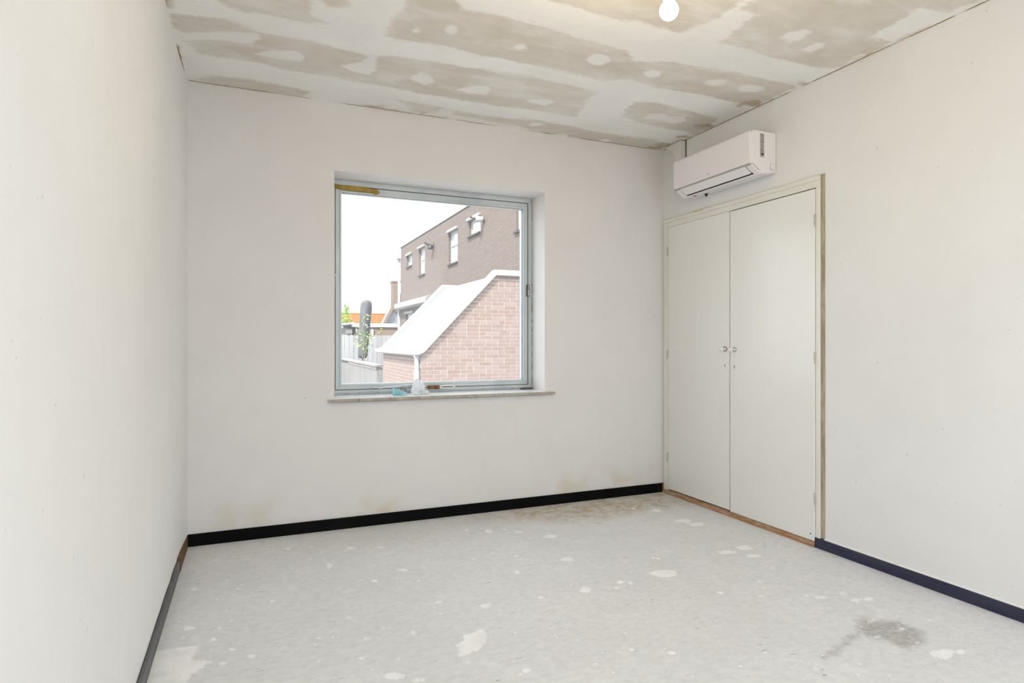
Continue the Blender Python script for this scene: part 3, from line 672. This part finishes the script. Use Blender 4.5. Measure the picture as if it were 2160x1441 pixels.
# ---------------------------------------------------------------- brick outbuilding with sloped white roof
M['mortar_wall'] = mat_brick_tex('pink brickwork', (0, 2), (.60, .42, .35), (.66, .50, .43), (.80, .76, .72), ms=.005)
M['brick'] = mat_brick_piece('pink brick', (.220, .142, .112), (.268, .193, .166), (.243, .170, .146))
M['membrane'] = simple('weathered white roof membrane', (.150, .150, .150), (.130, .130, .130), 1.5, .55, bump=(2.5, .1))
M['white_trim'] = simple('white trim', (.42, .42, .42), None, 5, .45)
M['lead'] = simple('dark drip edge', (.18, .17, .16), None, 5, .6)
GYN, GYF = 9.60, 12.60          # near and far gable
EX, EZ = 2.516, .955            # wall face under the eave, eave height
TX, TZ = 3.79, 2.255            # head of the slope (underside of trim)
ob = thing('brick_outbuilding', (4.1, 11, GZ), 'pink brick outbuilding with steep white roof outside the window', 'building')
core = [(EX, GZ), (5.42, GZ), (5.42, TZ), (TX, TZ), (EX, EZ)]
MB().prism(core, 'y', GYN, GYF).build('wall', simple('pale mortar', (.50, .46, .43), (.44, .405, .38), 12, .9), ob)
PITCH, LEN, HT, JT = .0625, .222, .0515, .0105
pieces = []                     # (distance to the camera, mesh builder key, ...)
def top_at(x): return EZ+(x-EX)*(TZ-EZ)/(TX-EX) if x < TX else TZ
shared = {}
def brick_mesh(kind, L):
    key = (kind, L)
    if key not in shared:
        mb = MB()
        if kind == 'g': mb.box(0, L, -.005, .002, 0, HT)
        else: mb.box(-.005, .002, 0, L, 0, HT)
        shared[key] = mb.mesh('brick'); shared[key].materials.append(M['brick'])
    return shared[key]
rb = random.Random(21)
row = 0; z = TZ-.010-HT
while z > -.35:
    x = EX-.008; first = True
    if row % 2: first_len = .105
    else: first_len = LEN-JT
    while x < 5.0:
        L = first_len if first else (.105 if rb.random() < .16 else round(LEN-JT, 4))
        first = False
        x1 = min(x+L, 5.0)
        if top_at(x1) > z+.006:
            if top_at(x) >= z+HT or x >= TX:
                pieces.append((math.hypot(x, GYN), 'g', round(x1-x, 4), (x, GYN, z), None))
            else:
                sl_ = (TZ-EZ)/(TX-EX); xa = EX+(z-EZ)/sl_; xb = EX+(z+HT-EZ)/sl_
                p = [(max(x, xa), z), (x1, z), (x1, min(z+HT, top_at(x1)))]
                if xb < x1: p.append((xb, z+HT))
                if xa < x: p.append((x, top_at(x)))
                if p[1][0]-p[0][0] > .012: pieces.append((math.hypot(x, GYN), 'c', 0, None, p))
        x = x1+JT
    row += 1; z -= PITCH
z = EZ-.045-HT; row = 0
while z > .15:
    y = GYN+(.0 if row % 2 else .11)
    while y < GYF:
        L = .105 if rb.random() < .14 else round(LEN-JT, 4)
        y1 = min(y+L, GYF); pieces.append((math.hypot(EX, y)+.0, 's', round(y1-y, 4), (EX, y, z), None)); y = y1+JT
    row += 1; z -= PITCH
pieces.sort(key=lambda q: q[0])
rest = MB()
for i, (d, kind, L, loc, poly) in enumerate(pieces):
    if kind == 'c':
        mb = MB().prism(poly, 'y', GYN-.005, GYN+.002)
        if i < 300:
            mb.build('brick', M['brick'], ob); continue
        rest.add(mb.v, mb.f); continue
    if i < 300:
        o = bpy.data.objects.new('brick', brick_mesh(kind, L)); COL.objects.link(o); o.parent = ob
        o.matrix_parent_inverse = Matrix.Translation(-ob.location); o.location = Vector(loc)
    else:
        if kind == 'g': rest.box(loc[0], loc[0]+L, GYN-.005, GYN+.002, loc[2], loc[2]+HT)
        else: rest.box(EX-.005, EX+.002, loc[1], loc[1]+L, loc[2], loc[2]+HT)
rest.build('brick_courses', M['brick'], ob, kind='stuff')
# roof: coved white membrane between raised verges
nu, nv = 24, 20; vs = []; fs = []
path = [(EX-.10, EZ+.055)]+[(EX+.02+(TX-EX)*t, EZ+.07+(TZ-EZ+.03)*t) for t in np.linspace(.02, 1, nu-4)]+[(TX+.35, TZ+.10), (TX+1.0, TZ+.10), (5.42, TZ+.10)]
path = path[:nu]
for i, (x, z) in enumerate(path):
    k = min(1, i/5)
    for j in range(nv+1):
        t = j/nv; y = GYN-.02+(GYF-GYN+.04)*t
        cove = 1-min(1, min(t, 1-t)/.22); cove = cove*cove*(3-2*cove)
        vs.append((x+.03*(1-cove)*k, y, z-.13*(1-cove)*k))
for i in range(len(path)-1):
    for j in range(nv):
        a = i*(nv+1)+j; fs.append((a, a+1, a+nv+2, a+nv+1))
MB().add(vs, fs).build('roof_membrane', M['membrane'], ob, smooth=True)
def verge(y0, y1, name):
    lo = [(EX-.06, EZ-.02), (EX+.03, EZ+.01), (TX, TZ), (5.44, TZ)]
    hi = [(5.44, TZ+.095), (TX-.03, TZ+.095), (EX-.04, EZ+.075), (EX-.09, EZ+.06)]
    MB().prism(lo+hi, 'y', y0, y1).build(name, M['white_trim'], ob, bevel=.01)
verge(GYN-.06, GYN+.06, 'verge_trim'); verge(GYF-.06, GYF+.06, 'verge_trim')
MB().prism([(EX+.03, EZ+.001), (TX, TZ-.010), (5.0, TZ-.010), (5.0, TZ+.004), (TX-.004, TZ+.004), (EX+.03, EZ+.014)], 'y', GYN-.045, GYN-.002).build('drip_edge', M['lead'], ob)
MB().box(EX-.11, EX-.02, GYN-.05, GYF+.30, EZ-.022, EZ+.052).build('fascia', M['white_trim'], ob, bevel=.012)
MB().box(EX-.10, EX, GYN-.03, GYF+.25, EZ-.034, EZ-.020).build('soffit', M['lead'], ob)
px_, py_ = EX-.055, GYN+.06
MB().tube([(px_, py_, EZ-.02), (px_, py_, EZ-.30), (px_, py_, GZ)], .036, 14).build('downpipe', M['white_trim'], ob, smooth=True)
MB().lathe([(.036, 0), (.047, -.004), (.047, -.40), (.036, -.404)], (px_, py_, EZ-.27), 'z', 14).build('pipe_socket', M['white_trim'], ob)
MB().lathe([(.050, -.005), (.050, -.05), (.036, -.07)], (px_, py_, EZ-.01), 'z', 14).build('outlet', M['white_trim'], ob)
MB().tube([(3.05, GYN-.012, 1.265), (3.055, GYN-.03, 1.28), (3.06, GYN-.012, 1.30)], .006, 6).build('wall_hook', M['lead'], ob)
MB().box(3.93, 3.97, GYN-.010, GYN, 1.31, 1.32).build('wall_vent', M['lead'], ob)

# ---------------------------------------------------------------- tall neighbouring house
HX, HY0, HY1, HZ = 5.80, 9.0, 25.45, 5.05
M['house_brick'] = mat_brick_tex('tan house brick', (1, 2), (.150, .113, .096), (.176, .137, .118), (.118, .092, .080), ms=.007)
M['pale_frame'] = simple('white window frame', (.40, .40, .40), None, 5, .4)
M['pane_dark'] = simple('reflecting house glass', (.50, .54, .56), (.80, .82, .84), 1.5, .06)
M['sill_dark'] = simple('dark house sill', (.035, .033, .031), None, 5, .6)
M['lintel'] = simple('pale window hood', (.24, .23, .22), None, 5, .6)
hs = thing('brick_house', (HX+3, 17, GZ), 'tall flat roofed tan brick house seen at an angle outside', 'building')
def wall_with_holes(holes):
    """wall face in the plane x = HX with real recesses"""
    ys = sorted({HY0, HY1, *[h[0] for h in holes], *[h[1] for h in holes]})
    zs = sorted({GZ, HZ, *[h[2] for h in holes], *[h[3] for h in holes]})
    mb = MB()
    for a, b in zip(ys[:-1], ys[1:]):
        run = None
        for c, d in zip(zs[:-1], zs[1:]):
            cy, cz = (a+b)/2, (c+d)/2
            solid = not any(h[0] < cy < h[1] and h[2] < cz < h[3] for h in holes)
            if solid:
                if run is None: run = [c, d]
                else: run[1] = d
            elif run: mb.box(HX, HX+.30, a, b, *run); run = None
        if run: mb.box(HX, HX+.30, a, b, *run)
    mb.box(HX+.30, HX+6, HY0, HY1, GZ, HZ-.05)
    return mb
#        y0     y1     z0    z1
wins = [(23.50, 24.33, 4.12, 4.56), (21.60, 22.40, 3.60, 4.58), (17.80, 18.70, 3.58, 4.58), (15.80, 16.75, 4.16, 4.60), (12.30, 13.36, 3.75, 4.80)]
low = [(23.2, 24.5, 1.10, 2.26)]
wall_with_holes(wins+low).build('wall', M['house_brick'], hs)
for k, (a, b, c, d) in enumerate(wins+low):
    w = MB()
    for pts, _ in ring(a, b, c, d, (.07,)*4, 0, 0): w.prism(pts, 'x', HX+.07, HX+.14)
    tall = d-c > .6
    if tall and k < 5: w.box(HX+.07, HX+.13, a+.07, b-.07, c+(d-c)*.55, c+(d-c)*.55+.05)
    wo = w.build('window', M['pale_frame'], hs)
    if tall and k < 5:
        MB().box(HX+.10, HX+.11, a+.06, b-.06, c+.06, c+(d-c)*.55).build('lower_panel', M['pale_frame'], wo)
        MB().box(HX+.10, HX+.11, a+.06, b-.06, c+(d-c)*.55+.05, d-.06).build('pane', M['pane_dark'], wo)
    else:
        MB().box(HX+.10, HX+.11, a+.06, b-.06, c+.06, d-.06).build('pane', M['pane_dark'], wo)
    MB().box(HX-.06, HX+.10, a-.03, b+.05, c-.045, c).build('sill', M['sill_dark'], wo)
    MB().box(HX-.07, HX+.07, a-.06, b+.06, d-.01, d+.075).build('hood', M['lintel'], wo, bevel=.01)
MB().box(HX-.02, HX+.30, HY0, HY1+.04, HZ-.012, HZ+.020).build('roof_edge', M['sill_dark'], hs)
MB().tube([(HX-.06, HY1+.02, HZ-.45), (HX-.06, HY1+.02, GZ)], .055, 12).build('downpipe', M['white_trim'], hs, smooth=True)
MB().box(HX-.20, HX+.02, HY1-.12, HY1+.18, HZ-.47, HZ-.02).build('rain_hopper', M['white_trim'], hs, bevel=.02)
aw = [(HX, 2.73), (HX-.10, 2.75), (HX-.22, 2.70), (HX-.26, 2.60), (HX-.22, 2.50), (HX-.10, 2.46), (HX, 2.46)]
ao = MB().prism(aw, 'y', 20.6, HY1+.10).build('awning_cassette', M['white_trim'], hs, bevel=.01)
MB().prism([(x*.999+HX*.001, z) for x, z in aw], 'y', 20.57, 20.60).build('end_cap', M['lintel'], ao)
MB().box(HX-.275, HX-.20, 20.62, HY1+.08, 2.505, 2.525).build('front_bar', M['lintel'], ao)

M['black_metal'] = simple('black bracket metal', (.03, .03, .032), None, 5, .5)
M['cam_white'] = simple('white camera housing', (.5, .5, .5), None, 5, .4)
sc = thing('security_camera', (HX, 15.5, 4.45), 'white security camera on the brick house beside the square window', 'camera')
MB().lathe([(.05, .02), (.075, 0), (.078, -.02), (.078, -.18), (.06, -.20)], (HX-.06, 15.50, 4.43), 'x', 18).build('housing', M['cam_white'], sc, smooth=True)
MB().lathe([(.058, -.20), (.045, -.22)], (HX-.06, 15.50, 4.43), 'x', 18).build('lens', M['black_metal'], sc)
MB().tube([(HX-.004, 15.45, 4.36), (HX-.05, 15.46, 4.40), (HX-.10, 15.50, 4.46)], .03, 8).build('bracket', M['black_metal'], sc)
MB().tube([(HX-.27, 15.50, 4.43), (HX-.34, 15.50, 4.45), (HX-.40, 15.50, 4.47)], [.012, .012, .03], 8).build('sunshield', M['black_metal'], sc)
hk = thing('wall_spotlight', (HX, 20.4, 4.35), 'small black spotlight bracket on the brick house between two windows', 'lamp')
MB().tube([(HX, 20.45, 4.42), (HX-.14, 20.45, 4.44), (HX-.22, 20.45, 4.47), (HX-.34, 20.45, 4.53)], [.03, .04, .035, .015], 8).build('arm', M['black_metal'], hk)
MB().lathe([(.09, -.05), (.10, 0), (.07, .07), (.02, .09)], (HX-.12, 20.45, 4.36), 'z', 14).build('lamp_head', M['black_metal'], hk)
MB().box(HX-.012, HX, 20.38, 20.52, 4.30, 4.56).build('wall_plate', M['black_metal'], hk)

# ---------------------------------------------------------------- terrace wall, fence, parasol, plants
M['board_white'] = simple('weathered white boards', (.34, .335, .33), (.29, .285, .28), 3, .7, stretch=(1, 1, .3))
M['cap_grey'] = simple('grey wall coping', (.17, .165, .16), (.22, .215, .21), 6, .8)
TXW = 2.44
tw = thing('terrace_wall', (TXW, 16, GZ), 'low pale boarded terrace wall with grey coping left of the outbuilding', 'wall')
MB().box(TXW+.02, TXW+.12, GYF+.30, 19.95, GZ, .60).build('core', M['cap_grey'], tw)
M['board_cream'] = simple('cream terrace boards', (.19, .18, .17), (.16, .15, .14), 3, .75, stretch=(1, 1, .3))
y = GYF+.32; bmesh_w = MB().box(0, .022, 0, .228, 0, 2.2).mesh('board'); bmesh_w.materials.append(M['board_cream'])
while y < 19.7:
    o = bpy.data.objects.new('board', bmesh_w); COL.objects.link(o); o.parent = tw; o.matrix_parent_inverse = Matrix.Translation(-tw.location)
    o.location = (TXW, y, -1.62); y += .24
MB().box(TXW-.05, TXW+.17, GYF+.26, 19.95, .625, .665).build('coping', M['cap_grey'], tw, bevel=.006)
tm = MB().box(-.02, .03, 0, .06, 0, .055).mesh('bracket'); tm.materials.append(simple('brown dentil brick', (.36, .29, .25), (.45, .38, .33), 9, .85))
for k in range(26):
    o = bpy.data.objects.new('bracket', tm); COL.objects.link(o); o.parent = tw; o.matrix_parent_inverse = Matrix.Translation(-tw.location)
    o.location = (TXW-.006, GYF+.34+k*.15, .57)

bf = thing('board_fence', (3.8, 20, GZ), 'white fence of upright boards behind the closed parasol', 'fence')
bw = MB().box(0, .135, 0, .022, 0, 3.8).mesh('board'); bw.materials.append(M['board_white'])
x = -1.20; rr = random.Random(2)
while x < 5.6:
    o = bpy.data.objects.new('board', bw); COL.objects.link(o); o.parent = bf; o.matrix_parent_inverse = Matrix.Translation(-bf.location)
    o.location = (x, 20+rr.uniform(-.004, .004), 1.35-3.8); x += .147
for z_ in (-.2, .95): MB().box(-1.20, 5.6, 20.024, 20.07, z_, z_+.12).build('rail', M['board_white'], bf)

M['cover'] = simple('grey parasol cover', (.06, .06, .068), (.10, .10, .11), 5, .75, bump=(9, .5))
ps = thing('closed_parasol', (2.86, 17.0, GZ), 'closed parasol in a dark grey cover leaning beyond the terrace wall', 'parasol')
vs = []; fs = []; seg = 20; from mathutils import noise as NZ
prof = [(.0, .06), (.03, .105), (.10, .120), (.35, .122), (.7, .128), (1.05, .140), (1.35, .148), (1.50, .140), (1.56, .105), (1.585, .05)]
for h, r in prof:
    cx = 2.832+.093*h/1.6; cy = 17.0-.05*h/1.6
    for k in range(seg):
        a = 2*math.pi*k/seg
        q = r*(1+.10*math.cos(4*a+.6)+.10*NZ.noise(Vector((math.cos(a)*1.6, math.sin(a)*1.6, h*3.2))))
        vs.append((cx+q*math.cos(a), cy+q*math.sin(a), .69+h))
for i in range(len(prof)-1):
    for k in range(seg):
        a = i*seg+k; b = i*seg+(k+1) % seg; fs.append((a, b, b+seg, a+seg))
fs += [tuple(range(seg-1, -1, -1)), tuple((len(prof)-1)*seg+k for k in range(seg))]
MB().add(vs, fs).build('cover', M['cover'], ps, smooth=True)
MB().tube([(3.00, 17.0, GZ+.06), (2.832, 17.0, .72)], .025, 10).build('pole', M['lead'], ps)
MB().lathe([(.30, 0), (.30, .06), (.05, .08)], (3.00, 17.0, GZ), 'z', 20).build('base', M['cap_grey'], ps)

M['leaf'] = simple('yellow green leaves', (.20, .34, .05), (.36, .46, .10), 20, .55)
M['stem'] = simple('green brown stem', (.22, .20, .09), None, 5, .7)
M['petal'] = simple('white blossom', (.85, .83, .80), None, 5, .6)
def leaf_cluster(mb, c, n, spread, size, rng):
    for _ in range(n):
        p = Vector(c)+Vector((rng.gauss(0, spread), rng.gauss(0, spread*.6), rng.gauss(0, spread)))
        d = Vector((rng.uniform(-1, 1), rng.uniform(-1, .2), rng.uniform(-.6, .8))).normalized()
        s = d.cross(Vector((rng.uniform(-1, 1), rng.uniform(-1, 1), 1))).normalized(); L = size*rng.uniform(.7, 1.2); nrm = d.cross(s)*L*.15
        mb.add([p, p+d*L*.5+s*L*.3+nrm, p+d*L, p+d*L*.5-s*L*.3+nrm], [(0, 1, 2), (0, 2, 3)])
rg = random.Random(9)
rose = thing('climbing_plant', (2.75, 16.6, GZ), 'sparse leafy climbing stems around the closed parasol', 'plant')
PY = 16.4                       # the stems stand just inside the terrace wall (x, z below)
for path in ([(2.76, 0.61), (2.77, 0.90), (2.74, 1.22), (2.72, 1.44), (2.79, 1.80), (2.87, 1.88)], [(2.76, 0.61), (2.82, 0.97), (2.81, 1.22), (3.04, 1.30), (3.24, 1.42)], [(2.76, 0.61), (2.69, 0.97), (2.63, 1.15), (2.52, 1.25)]):
    MB().tube([(2.75, 16.4, GZ)]+[(qx, PY, qz) for qx, qz in path], .009, 6).build('stem', M['stem'], rose)
for (x, y, n, sp) in [(2.84, 1.80, 14, .05), (2.72, 1.44, 16, .06), (2.81, 1.25, 22, .08), (2.77, 1.07, 22, .08), (2.82, 0.93, 10, .05), (2.62, 1.14, 12, .05), (3.23, 1.41, 10, .045), (2.55, 1.24, 5, .04), (2.89, 1.20, 8, .04), (2.73, 1.61, 5, .03)]:
    lm = MB(); leaf_cluster(lm, (x, PY, y), n, sp, .075, rg); lm.build('leaf_cluster', M['leaf'], rose)
fl = MB(); leaf_cluster(fl, (2.87, PY, 1.84), 5, .02, .05, rg); leaf_cluster(fl, (2.83, PY, 1.53), 4, .02, .05, rg); leaf_cluster(fl, (3.03, PY, 1.25), 4, .02, .05, rg)
fl.build('blossom', M['petal'], rose)

# ---------------------------------------------------------------- buildings further off
M['far_brick'] = mat_brick_tex('far brown brick', (0, 2), (.14, .09, .065), (.18, .12, .09), (.20, .165, .14), ms=.008)
lbz = thing('low_brick_extension', (5.5, 29, GZ), 'low flat roofed brick extension with white fascia beyond the fence', 'building')
MB().box(4.35, 7.6, 28, 33.5, GZ, 1.80).build('wall', mat_brick_tex('tan extension brick', (0, 2), (.24, .155, .115), (.29, .195, .15), (.22, .17, .14), ms=.008), lbz)
MB().box(4.15, 7.7, 27.93, 33.6, 1.79, 1.965).build('fascia', M['white_trim'], lbz, bevel=.01)
MB().prism([(28-.02, GZ), (28-.02, 1.79), (28, 1.79), (28, GZ)], 'x', 4.35, 4.42).build('corner_strip', M['pale_frame'], lbz)
MB().box(5.02, 5.14, 27.93, 28, .6, 1.70).build('white_post', M['pale_frame'], lbz)
gs = thing('white_shed', (3.6, 27, GZ), 'white shed with pale roof edge at the left of the view', 'shed')
MB().box(2.5, 4.05, 27.0, 30.5, GZ, 1.70).build('wall', simple('pale grey render', (.26, .255, .25), (.22, .215, .21), 3, .85), gs)
MB().prism([(2.4, 1.71), (4.12, 1.90), (4.12, 1.97), (2.4, 1.78)], 'y', 26.8, 30.6).build('roof', M['white_trim'], gs)
fl2 = MB().box(3.75, 4.02, 26.70, 26.90, 1.46, 1.62).build('flood_lamp', M['lead'], bevel=.02)
tag(fl2, 'small dark flood lamp under the white shed roof', 'lamp')
MB().box(3.85, 3.93, 26.90, 26.998, 1.42, 1.54).build('bracket', M['lead'], fl2)

M['orange_tile'] = simple('orange roof tile', (.25, .098, .015), (.29, .120, .022), 3, .75, bump=(4, .2))
oh = thing('orange_roof_house', (7, 43, GZ), 'house with an orange tiled roof in the distance', 'building')
MB().box(-2.0, 12.5, 41, 47, GZ, 2.25).build('wall', M['far_brick'], oh)
for k in range(8):                     # overlapping tile courses
    y0 = 40.4+k*.46; z0 = 2.12+k*.125
    tc_ = MB()
    n = 66
    for i in range(n):
        x0 = -2.3+i*.23; tc_.prism([(x0, z0-.11), (x0+.23, z0-.11), (x0+.23, z0+.03), (x0+.17, z0+.036), (x0+.11, z0+.05), (x0+.05, z0+.036), (x0, z0+.03)], 'y', y0, y0+.50)
    tc_.build('tile_course', M['orange_tile'], oh)
MB().prism([(40.45, 2.10), (44, 3.06), (47.5, 2.10)], 'x', -2.3, 12.8).build('roof_slab', M['orange_tile'], oh)
MB().tube([(-2.3, 44.05, 3.10), (12.8, 44.05, 3.10)], .07, 8).build('ridge', M['orange_tile'], oh)

M['slate'] = simple('grey slate roof', (.16, .165, .175), (.21, .215, .225), 4, .7)
sh = thing('slate_roof_house', (9, 36, GZ), 'house with grey slate roof and brick chimney behind the fence', 'building')
MB().box(6.95, 12, 34.2, 35.1, GZ, 2.2).build('wall', M['far_brick'], sh)
MB().prism([(6.85, 2.15), (7.45, 3.25), (8.6, 4.6), (12.2, 4.6), (12.2, 2.15)], 'y', 34.1, 35.2).build('roof', M['slate'], sh)
MB().prism([(6.76, 2.15), (6.90, 2.15), (7.50, 3.25), (8.6, 4.6), (8.5, 4.75), (7.36, 3.32)], 'y', 33.9, 34.12).build('gable_edge', M['far_brick'], sh)
ch = MB().box(7.32, 7.72, 34.0, 34.6, 2.8, 4.50).build('chimney', M['far_brick'], sh)
MB().box(7.29, 7.75, 33.97, 34.63, 4.44, 4.53).build('chimney_cap', M['far_brick'], ch)

bu = thing('garden_tree', (5.25, 37, GZ), 'small bright green tree at the left edge of the view', 'tree')
M['foliage'] = simple('bright tree foliage', (.20, .36, .04), (.38, .52, .10), 2.5, .6)
MB().tube([(5.25, 37, GZ), (5.22, 37, 0), (5.25, 37, 2.4)], [.12, .10, .03], 8).build('trunk', M['stem'], bu)
fo = MB(); rg2 = random.Random(4)
for _ in range(900):
    a = rg2.uniform(0, 2*math.pi); t = rg2.random(); rr_ = .42*math.sqrt(max(0, 1-((t-.35)/.65)**2 if t > .35 else .6+.4*t/.35))*math.sqrt(rg2.random())
    leaf_cluster(fo, (5.18+rr_*math.cos(a), 37+rr_*math.sin(a), 1.0+2.2*t), 1, .02, .13, rg2)
fo.build('foliage', M['foliage'], bu, kind='stuff')
